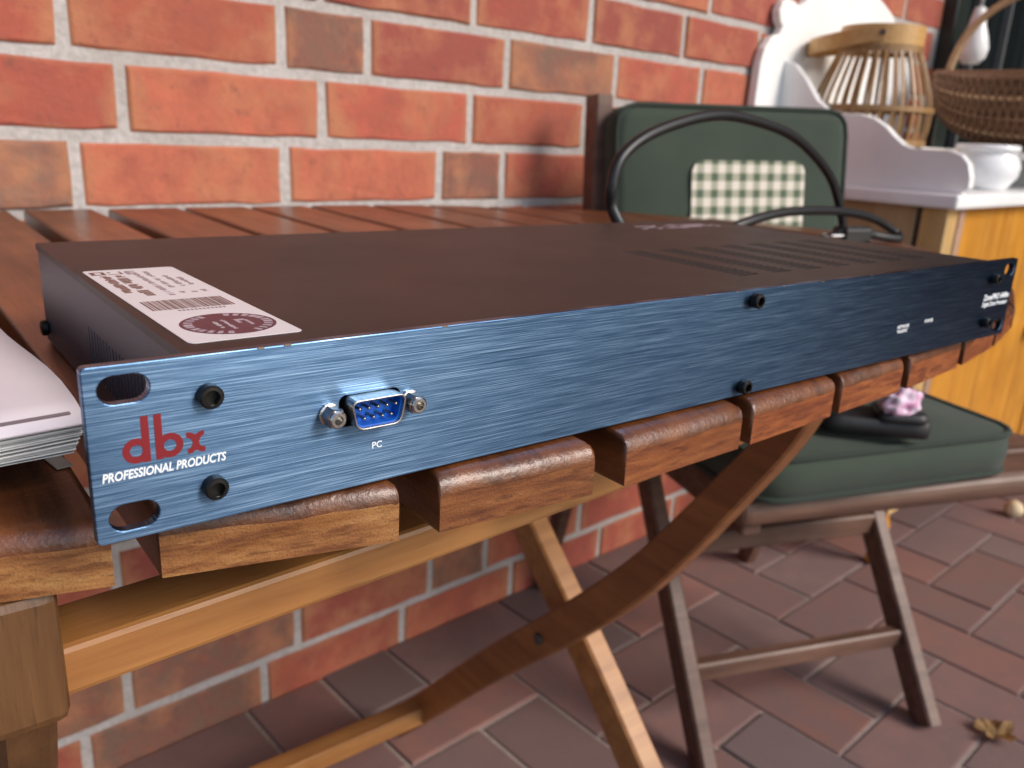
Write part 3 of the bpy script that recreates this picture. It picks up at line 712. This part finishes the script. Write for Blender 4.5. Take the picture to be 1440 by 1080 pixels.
# ------------------------------------------------------------------ booklet at the left
bk = empty('booklet', (-.30, .18, 0), -.085); tag(bk, 'thick open booklet with a cream cover beside the rack unit', 'booklet')
def sheet(z0, inset, th, rnd):
    bm = bmesh.new(); nx, ny = 14, 14; g = {}
    x0, x1, y0, y1 = -.21, .0785 - inset * .25, -.1275 + inset, .20 - inset * .3
    for i in range(nx + 1):
        for j in range(ny + 1):
            u, v_ = i / nx, j / ny
            x = x0 + (x1 - x0) * u; y = y0 + (y1 - y0) * v_
            edge = -.02 * max(0, v_ - .80) ** 2 * 7
            sv = min(1, v_ / .6); lift = .0030 * math.exp(-((v_) / .28) ** 2) * (u ** 2) - .0060 * sv * sv * (3 - 2 * sv)
            xx = x + edge * (u ** 3) + .0018 * math.sin(v_ * 9) * u ** 4
            yy = y + .0015 * math.sin(u * 11 + rnd) * (1 - v_)
            z = max(z0 + lift + .0012 * math.sin(u * 6 + v_ * 4 + rnd * .3) * .5, .001)
            g[i, j, 0] = bm.verts.new((xx, yy, z)); g[i, j, 1] = bm.verts.new((xx, yy, z + th))
    for i in range(nx):
        for j in range(ny):
            bm.faces.new((g[i, j, 1], g[i + 1, j, 1], g[i + 1, j + 1, 1], g[i, j + 1, 1])); bm.faces.new((g[i, j, 0], g[i, j + 1, 0], g[i + 1, j + 1, 0], g[i + 1, j, 0]))
    for i in range(nx):
        for j in (0, ny): bm.faces.new((g[i, j, 0], g[i + 1, j, 0], g[i + 1, j, 1], g[i, j, 1]))
    for j in range(ny):
        for i in (0, nx): bm.faces.new((g[i, j, 0], g[i, j + 1, 0], g[i, j + 1, 1], g[i, j, 1]))
    return bm_mesh(bm)
for i in range(15): link('page_block', sheet(.0076 + i * .00066, .011 - i * .0007 + random.uniform(-.0009, .0009), .0003, i * .22), 'page', bk)
cv = link('cover', sheet(.0176, 0, .0006, 8), 'paper', bk, smooth=True)
def strip_on(z0, ya, yb, xa, xb):
    bm = bmesh.new(); n = 16; prev = None
    for i in range(n + 1):
        u = xa + (xb - xa) * i / n; row = []
        for y_ in (ya, yb):
            v_ = (y_ + .1275) / .3275; uu = (u + .21) / .2885
            sv = min(1, max(0, v_) / .6); z = z0 + .0030 * math.exp(-((v_) / .28) ** 2) * (uu ** 2) - .0060 * sv * sv * (3 - 2 * sv) + .0006 * math.sin(uu * 6 + v_ * 4 + 2.4) + .00075
            row.append(bm.verts.new((u, y_ + .0015 * math.sin(uu * 11 + 8) * (1 - v_), z)))
        if prev: bm.faces.new((prev[0], row[0], row[1], prev[1]))
        prev = row
    return bm_mesh(bm)
link('printed_rule', strip_on(.0176, -.1195, -.1168, -.2, .0448), 'grey_print', bk)
link('printed_rule', strip_on(.0176, -.1195, -.1168, .0478, .0495), 'grey_print', bk); link('printed_rule', strip_on(.0176, -.1195, -.1168, .0535, .0760), 'grey_print', bk)
ps = box('paper_slip', -.0022, .0022, -.010, .010, 0, .0003, 'slip', None, 0, loc=(-.2338, .0835, ZT + .0006), rot=(0, 0, R(5)))
tag(ps, 'narrow pale paper slip on the slats below the booklet', 'paper slip')

# ------------------------------------------------------------------ chair
CE = math.atan2(-.407, .913)
chair = empty('folding_chair', (.388, .214, ZF), CE); tag(chair, 'weathered wooden folding chair with green cushions beyond the table', 'chair')
Zc = -ZF                                               # chair z = world z + .665
def cb(name, x0, x1, y0, y1, z0, z1, bev=.004, mat='chairwood'): return box(name, x0, x1, y0, y1, z0 + Zc, z1 + Zc, mat, chair, bev, 3)
def cbar(name, p, q, w, t, bev=.003, up=(0, 1, 0)):
    bm = bmesh.new(); sweep(bm, [Vector((p[0], p[1], p[2] + Zc)), Vector((q[0], q[1], q[2] + Zc))], rect(t, w, bev), False, Vector(up))
    return link(name, bm_mesh(bm), 'chairwood', chair)
bm = box_bm(0, .49, .000, .055, -.270 + Zc, -.2385 + Zc, .0135, 4); link('seat_slat', bm_mesh(bm), 'chairwood', chair, smooth=False)
for i in range(1, 7): cb('seat_slat', .005, .485, .003 + i * .062, .055 + i * .062, -.258, -.240)
for x_ in (.03, .46):
    cb('seat_rail', x_ - .012, x_ + .012, .02, .43, -.288, -.2585)
for x_ in (.073, .425): cbar('front_leg', (x_, .098, -.664), (x_, .385, -.262), .038, .022)
cbar('stretcher', (.084, .170, -.565), (.414, .170, -.565), .026, .02, up=(0, 0, 1)); cbar('rail', (.062, .262, -.430), (.436, .262, -.430), .03, .022, up=(0, 0, 1))
for x_ in (.034, .418):
    cbar('back_post', (x_, .452, -.31), (x_, .500, .150), .040, .026); xr = x_ + (.026 if x_ > .2 else -.006); cbar('rear_leg', (xr, .575, -.664), (xr, .425, -.262), .034, .020)
cb('back_rail', .048, .404, .480, .498, .075, .125); cb('back_rail', .048, .404, .470, .486, -.06, -.01)
# cushions
def cushion_me(w, d, h, r, puff=.008, n=18):
    bm = bmesh.new(); top = {}; bot = {}
    def ins(u, v_):
        x = (u * 2 - 1); y = (v_ * 2 - 1)
        hw, hd = w / 2, d / 2
        px, py = x * hw, y * hd
        ax, ay = abs(px), abs(py)
        if ax > hw - r and ay > hd - r:
            dx, dy = ax - (hw - r), ay - (hd - r); L = max(dx, dy); l2 = math.hypot(dx, dy)
            if l2 > 1e-9: dx, dy = dx * L / l2, dy * L / l2
            ax, ay = hw - r + dx, hd - r + dy
        return math.copysign(ax, x), math.copysign(ay, y), max(abs(x), abs(y))
    def ss(i): t = i / n * 2 - 1; return (math.sin(t * math.pi / 2) * .35 + t * .65 + 1) / 2
    for i in range(n + 1):
        for j in range(n + 1):
            x, y, e = ins(ss(i), ss(j)); f_ = (1 - e ** 4)
            wr = .0016 * math.sin(x * 60 + y * 23 + 2 * math.sin(y * 19)) * f_ + .0014 * math.sin(y * 75 - x * 31) * f_ + .0022 * math.sin(x * 24 + 1) * math.sin(y * 21 + 2) * f_
            top[i, j] = bm.verts.new((x, y, h / 2 + puff * f_ + wr)); bot[i, j] = bm.verts.new((x, y, -h / 2 - puff * .3 * f_))
    for i in range(n):
        for j in range(n):
            bm.faces.new((top[i, j], top[i + 1, j], top[i + 1, j + 1], top[i, j + 1])); bm.faces.new((bot[i, j], bot[i, j + 1], bot[i + 1, j + 1], bot[i + 1, j]))
    rim = [(i, 0) for i in range(n)] + [(n, j) for j in range(n)] + [(i, n) for i in range(n, 0, -1)] + [(0, j) for j in range(n, 0, -1)]
    mid = []
    for a in rim:
        c = (top[a].co + bot[a].co) / 2; c.x *= 1.012; c.y *= 1.012; mid.append(bm.verts.new(c))
    for k in range(len(rim)):
        k2 = (k + 1) % len(rim); a, b_ = rim[k], rim[k2]
        bm.faces.new((top[a], mid[k], mid[k2], top[b_])); bm.faces.new((bot[a], bot[b_], mid[k2], mid[k]))
    tp = [top[a].co.copy() for a in rim]; bp = [bot[a].co.copy() for a in rim]
    return bm_mesh(bm), tp, bp
def chair_pt(x, y, z):
    c, s = math.cos(CE), math.sin(CE); return (.388 + c * x - s * y, .214 + s * x + c * y, z)
def cushion(name, w, d, h, r, loc, rot, label):
    me, tp, bp = cushion_me(w, d, h, r)
    o = link(name, me, 'green', None, loc, rot, smooth=True); tag(o, label, 'cushion')
    for pth in (tp, bp): tube('piping', pth, .0036, 'piping', o, 6, closed=True)
    return o
seat_c = cushion('seat_cushion', .345, .38, .043, .035, (.618, .313, -.2375 + .0035 + .0215), (0, 0, R(-21)), 'dark green canvas seat cushion on the wooden chair')
back_c = cushion('back_cushion', .372, .43, .046, .03, chair_pt(.226, .438, -.072), (R(90 - 7), R(-1.5), CE), 'dark green back cushion with a gingham patch, leaning upright')
def patch(parent, x0, x1, y0, y1, z, r=.018):
    me = plate_mesh([rrect(x0, x1, y0, y1, r)], [], .0012, 0)
    me.transform(Matrix(((1, 0, 0, 0), (0, 0, -1, 0), (0, 1, 0, 0), (0, 0, 0, 1))))      # gingham reads object X and Z
    return link('gingham_patch', me, 'gingham', parent, (0, 0, z), (R(-90), 0, 0))
patch(back_c, -.076, .109, -.02, .142, .0335); patch(seat_c, -.125, .02, -.125, .08, .0320)
# pouch and pink cloth on the seat
wp = chair_pt(.30, .26, -.172)
pouch = cushion_me(.105, .04, .016, .012, .004, 10)[0]
po = link('leather_pouch', pouch, 'black_leather', None, (.540, .167, -.1710), (0, 0, R(-50)), smooth=True); tag(po, 'black leather pouch lying on the green seat cushion', 'pouch')
link('flap', cushion_me(.05, .043, .008, .01, .003, 8)[0], 'black_leather', po, (.022, -.001, .0115), smooth=True)
bm = bmesh.new(); bmesh.ops.create_icosphere(bm, subdivisions=4, radius=1)
rr = random.Random(11); ph = [rr.uniform(0, 6) for _ in range(6)]
for v_ in bm.verts:
    d_ = v_.co.normalized(); k_ = 1 + .13 * math.sin(d_.x * 7 + ph[0]) * math.sin(d_.y * 6 + ph[1]) + .09 * math.sin(d_.z * 11 + d_.x * 5 + ph[2]) + .05 * math.sin(d_.y * 17 + ph[3] + d_.z * 9)
    v_.co = Vector((d_.x * .042 * k_, d_.y * .03 * k_, max(d_.z, -.55) * .034 * k_))
pk = link('pink_cloth', bm_mesh(bm), 'pink', None, (.549, .148, -.1485), (0, 0, CE), smooth=True); pk.scale = (.52, .52, .62); tag(pk, 'crumpled pink patterned cloth on the black pouch', 'cloth')

# ------------------------------------------------------------------ washstand
WX0, WX1, WYF = 1.19, 1.94, .375
ws = empty('washstand', (WX0, YW, ZF)); tag(ws, 'orange pine washstand with white marble top against the brick wall', 'washstand')
def wb(name, x0, x1, y0, y1, z0, z1, mat, bev=.003, parent=ws): return box(name, x0 - WX0, x1 - WX0, y0 - YW, y1 - YW, z0 - ZF, z1 - ZF, mat, parent, bev)
wb('marble_top', WX0 - .025, WX1 + .03, WYF - .02, YW - .012, .010, .034, 'marble', .005)
wb('panel_gap', WX0 + .010, WX0 + .02, WYF + .0445, WYF + .054, -.55, .0085, 'iron', 0)
wb('side_panel', WX0 + .004, WX0 + .02, WYF + .0545, YW - .02, -.55, .0085, 'palepine')
wb('post', WX0, WX0 + .045, WYF, WYF + .044, -.55, .0085, 'lightpine'); wb('post', WX1 - .045, WX1, WYF, WYF + .044, -.55, .0085, 'pine')
wb('post', WX0, WX0 + .04, YW - .06, YW - .016, -.64, .0085, 'pine'); wb('post', WX1 - .04, WX1, YW - .06, YW - .016, -.64, .0085, 'pine')
wb('brown_strip', WX0 + .046, WX0 + .070, WYF - .002, WYF + .03, -.54, .0085, 'shelf_edge', .001)  # brown strip between the post and the front boards
for i in range(5): wb('front_board', WX0 + .071 + i * .1262, WX0 + .071 + i * .1262 + .125, WYF + .004, WYF + .024, -.545, .0085, 'pine', .003)
wb('bottom_board', WX0 + .02, WX1 - .02, WYF + .025, YW - .03, -.56, -.545, 'pine')
ft = lathe_bm([(0, -.112), (.010, -.112), (.013, -.100), (.009, -.088), (.017, -.060), (.021, -.03), (.015, -.008), (.020, 0), (0, 0)], 20)
fm = bm_mesh(ft)
for x_ in (WX0 + .026, WX1 - .026): link('turned_foot', fm, 'pine', ws, (x_ - WX0, WYF + .024 - YW, -.552 - ZF), smooth=True)
link('knob', bm_mesh(lathe_bm([(.006, 0), (.006, .008), (.016, .014), (.019, .022), (.014, .030), (0, .033)], 20)), 'cream', ws, (.58, WYF - YW + .003, -.26 - ZF), (R(90), 0, 0), smooth=True)
# side splash, outline in the (y, z) plane
sp_o = [(YW - .016, .034), (.362, .0345), (.352, .045), (.353, .062), (.360, .083), (.373, .096), (.392, .102), (.43, .1025), (.455, .103), (.470, .108), (.488, .121), (.505, .136), (.528, .149), (.555, .156), (.58, .156), (.61, .158), (.64, .178), (.67, .215), (.695, .24), (YW - .016, .25)]
sme = plate_mesh([[(a - YW, b_ - ZF) for a, b_ in sp_o]], [], .02, .002)
sme.transform(Matrix(((0, 0, 1, 0), (1, 0, 0, 0), (0, 1, 0, 0), (0, 0, 0, 1)))); link('side_splash', sme, 'marble', ws, (.0, 0, 0))
# ornate white back splash, outline in the (x, z) plane
half = [(1.115, .0345), (1.110, .173), (1.112, .235), (1.120, .262), (1.14, .283), (1.163, .290), (1.170, .302), (1.158, .312), (1.152, .328), (1.160, .344), (1.180, .352), (1.202, .349), (1.216, .343), (1.236, .352), (1.262, .372), (1.30, .386), (1.345, .40), (1.38, .43), (1.42, .445)]
mid_ = 1.43; bs = half + [(2 * mid_ - a, b_) for a, b_ in half[::-1]]
bme = plate_mesh([[(a - WX0, b_ - ZF) for a, b_ in bs]], [], .018, .003); bme.transform(FRONT)
link('back_splash', bme, 'white_paint', ws, (0, -.004, 0))
wb('shelf', WX0 + .03, 1.608, .515, YW - .024, .092, .106, 'white_paint', .002); wb('shelf', 1.610, WX1 + .14, .345, YW - .035, .092, .106, 'white_paint', .002)
wb('shelf_edge', WX0 + .03, 1.608, .509, .5145, .093, .104, 'shelf_edge', .001); wb('shelf_edge', 1.610, WX1 + .14, .339, .3445, .093, .104, 'shelf_edge', .001)
wb('shelf_bracket', WX1 - .03, WX1 - .005, .42, YW - .05, .0345, .0915, 'white_paint'); wb('shelf_bracket', WX0 + .22, WX0 + .24, .60, YW - .024, .0345, .0915, 'white_paint')

# pot on the marble
pot = empty('porcelain_pot', (1.500, .442, .0342)); tag(pot, 'round white porcelain pot with a flared rim on the marble top', 'pot')
link('bowl', bm_mesh(lathe_bm([(0, .002), (.040, 0), (.046, .004), (.060, .02), (.062, .033), (.057, .044), (.050, .050), (.050, .055), (.045, .054), (.045, .05), (.05, .03), (0, .012)], 36)), 'porcelain', pot, smooth=True)
link('rim', bm_mesh(lathe_bm([(.049, .052), (.055, .054), (.0565, .059), (.054, .063), (.046, .061), (.045, .054), (.049, .054)], 36)), 'porcelain', pot, smooth=True)

for ch_ in pot.children: ch_.scale = (1.0, 1.0, 1.32)
# bamboo lantern
LX, LY, LZ = 1.318, .600, .1065
lan = empty('bamboo_lantern', (LX, LY, LZ)); tag(lan, 'bamboo slat lantern with a wooden ring top on the white shelf', 'lantern')
prof = [(.100, .0), (.105, .03), (.106, .062), (.099, .092), (.084, .132), (.068, .172)]
def rad(z):
    return interp([(b_, a) for a, b_ in prof], z)
for i in range(32):
    a = 2 * math.pi * i / 32 + random.uniform(-.03, .03); pts = []
    for z in (0, .03, .06, .09, .12, .15, .172): pts.append((rad(z) * math.cos(a), rad(z) * math.sin(a), z))
    bm = bmesh.new(); sweep(bm, pts, rect(.0032, .0066, .0008), False, Vector((-math.sin(a), math.cos(a), 0))); link('stave', bm_mesh(bm), 'bamboo', lan)
def hoop(name, r, z0, z1, th, mat, parent):
    return link(name, bm_mesh(lathe_bm([(r, z0), (r, z1), (r - th, z1), (r - th, z0), (r, z0)], 48)), mat, parent, smooth=False)
hoop('middle_hoop', .1105, .058, .067, .004, 'bamboo', lan); hoop('base_hoop', .105, -.0002, .010, .004, 'bamboo', lan); hoop('under_hoop', .0745, .160, .170, .004, 'bamboo', lan)
hoop('ring_top', .073, .171, .205, .006, 'bamboo_band', lan)
link('floor_disc', bm_mesh(lathe_bm([(0, .002), (.086, .002), (.086, .008), (0, .008)], 32)), 'bamboo', lan)
# folded carrying handle: a flat bent band hinged on the ring
vd = (Vector((LX, LY, 0)) - Vector((CAM.x, CAM.y, 0))).normalized(); lf = Vector((-vd.y, vd.x, 0))     # lf = leftwards seen from the camera side
hpts = []
for i in range(25):
    a = math.pi * i / 24
    d_ = -vd * math.cos(a) * .078 + lf * math.sin(a) * .125
    hpts.append((d_.x, d_.y, .190 - .022 * math.sin(a)))
bm = bmesh.new(); sweep(bm, hpts, rect(.004, .028, .001), False); link('handle', bm_mesh(bm), 'bamboo_band', lan)
link('hinge_pin', bm_mesh(lathe_bm([(0, 0), (.005, 0), (.005, .004), (0, .004)], 12)), 'iron', lan, tuple(-vd * .079 + Vector((0, 0, .189))), (R(90), 0, math.atan2(vd.y, vd.x) - R(90)))

# wicker basket
BX, BY, BZ = 1.78, .46, .108
bvd = (Vector((BX, BY, 0)) - Vector((CAM.x, CAM.y, 0))).normalized(); ang = math.atan2(bvd.y, bvd.x) - R(90) + R(-12)
bsk = empty('wicker_basket', (BX, BY, BZ), ang); tag(bsk, 'brown wicker basket with a tall cane handle beside the lantern', 'basket')
A_, B_, Hb = .205, .15, .145
def bp_(u, v_):      # u: along long axis angle from -pi/2..pi/2 (end to end), v_: round from rim to rim (0..pi)
    return Vector((A_ * math.sin(u), B_ * math.cos(u) ** .75 * math.cos(v_) * -1, Hb - (Hb - .004) * (math.cos(u) ** .65) * math.sin(v_) + .012 * abs(math.sin(u)) ** 3))
for k in range(11):
    v_ = math.pi * k / 10
    if k in (0, 10): continue
    pts = [bp_(-1.52 + 3.04 * i / 20, v_) for i in range(21)]
    tube('rib', pts, .0052, 'cane' if k % 2 else 'wicker', bsk, 6, up=Vector((0, 1, .2)))
bm = bmesh.new(); NS = 72
for s in range(NS):
    u = -1.42 + 2.84 * s / (NS - 1); pts = []
    for i in range(41):
        v_ = math.pi * i / 40; p = bp_(u, v_); c_ = Vector((p.x * .6, 0, Hb)); d_ = (p - c_).normalized()
        pts.append(p + d_ * (.0042 * (1 if (s % 2) else -1) * math.cos(v_ * 10)))
    sweep(bm, pts, circ(.0032, 5), False, Vector((1, 0, 0)))
bl = bmesh.new(); gl = [[bl.verts.new((bp_(-1.5 + 3.0 * i / 24, math.pi * j / 20) - Vector((0, 0, Hb))) * .97 + Vector((0, 0, Hb))) for j in range(21)] for i in range(25)]
for i in range(24):
    for j in range(20): bl.faces.new((gl[i][j], gl[i + 1][j], gl[i + 1][j + 1], gl[i][j + 1]))
link('lining', bm_mesh(bl), 'wicker', bsk, smooth=True)
wv = link('weave', bm_mesh(bm), 'wicker', bsk, smooth=True); tag(wv, kind='stuff')
tube('rim', [(A_ * math.cos(2 * math.pi * i / 48) * 1.01, B_ * math.sin(2 * math.pi * i / 48) * 1.02, Hb + .012 * abs(math.cos(2 * math.pi * i / 48)) ** 3) for i in range(48)], .0095, 'wicker', bsk, 8, closed=True)
tube('handle', [(-A_ * math.cos(math.pi * i / 32) * .93, 0, Hb - .02 + .205 * math.sin(math.pi * i / 32) ** .85) for i in range(33)], .0085, 'cane', bsk, 8, up=Vector((0, 1, 0)))
# hanging white ornament in front of the door
orn = empty('hanging_ornament', (1.905, .66, .30)); tag(orn, 'white pear-shaped ornament hanging before the dark door', 'ornament')
link('body', bm_mesh(lathe_bm([(0, -.002), (.018, .0), (.030, .014), (.034, .035), (.028, .06), (.019, .085), (.016, .105), (.012, .122), (0, .126)], 28)), 'porcelain', orn, smooth=True)
tube('cord', [(0, 0, .12), (.002, 0, .5), (0, 0, 1.3)], .004, 'white_paint', orn, 8)

# ------------------------------------------------------------------ small things on the paving
def leaf_me(s, seed):
    r_ = random.Random(seed); n = 26; ol = []
    for i in range(n):
        a = 2 * math.pi * i / n; k_ = .55 + .45 * abs(math.cos(2.5 * a)) ** .8; k_ *= r_.uniform(.8, 1.1); ol.append((s * k_ * math.cos(a), s * k_ * math.sin(a)))
    bm = bmesh.new(); c = bm.verts.new((0, 0, s * .05)); ring = [bm.verts.new((x, y, s * (.25 * r_.random() + .30 * math.sin(x / s * 3) ** 2 + .02))) for x, y in ol]
    mid = [bm.verts.new(((x * .55), (y * .55), s * (.06 + .12 * r_.random()))) for x, y in ol]
    for i in range(n):
        j = (i + 1) % n; bm.faces.new((ring[i], ring[j], mid[j], mid[i])); bm.faces.new((mid[i], mid[j], c))
    g_ = bmesh.ops.solidify(bm, geom=bm.faces[:], thickness=.0006)
    return bm_mesh(bm)
lf1 = link('dry_leaf', leaf_me(.028, 1), 'leaf', None, (.872, .061, ZF + .002), (0, 0, .6)); tag(lf1, 'curled dry brown leaf on the paving at lower right', 'leaf')
lf2 = link('dry_leaf', leaf_me(.016, 4), 'leaf', None, (.52, .48, ZF + .002), (0, 0, 2)); tag(lf2, 'small tan leaf scrap on the paving behind the straight table leg', 'leaf')
lf3 = link('dry_leaf', leaf_me(.014, 6), 'leaf', None, (.905, .29, ZF + .002), (0, 0, 1)); tag(lf3, 'tiny tan leaf scrap beneath the chair stretcher', 'leaf')
chip = box('pale_chip', -.014, .014, -.006, .006, 0, .004, 'page', None, .0015, 2, (.755, .525, ZF + .001), (0, 0, R(-20))); tag(chip, 'small pale chip of wood on the paving left of the chair leg', 'chip')
b1 = link('cream_ball', bm_mesh(lathe_bm([(0, 0), (.012, .002), (.019, .010), (.020, .019), (.015, .030), (.006, .036), (0, .037)], 18)), 'cream', None, (1.69, .30, ZF), smooth=True); tag(b1, 'small cream round nut on the paving at the right edge', 'nut')
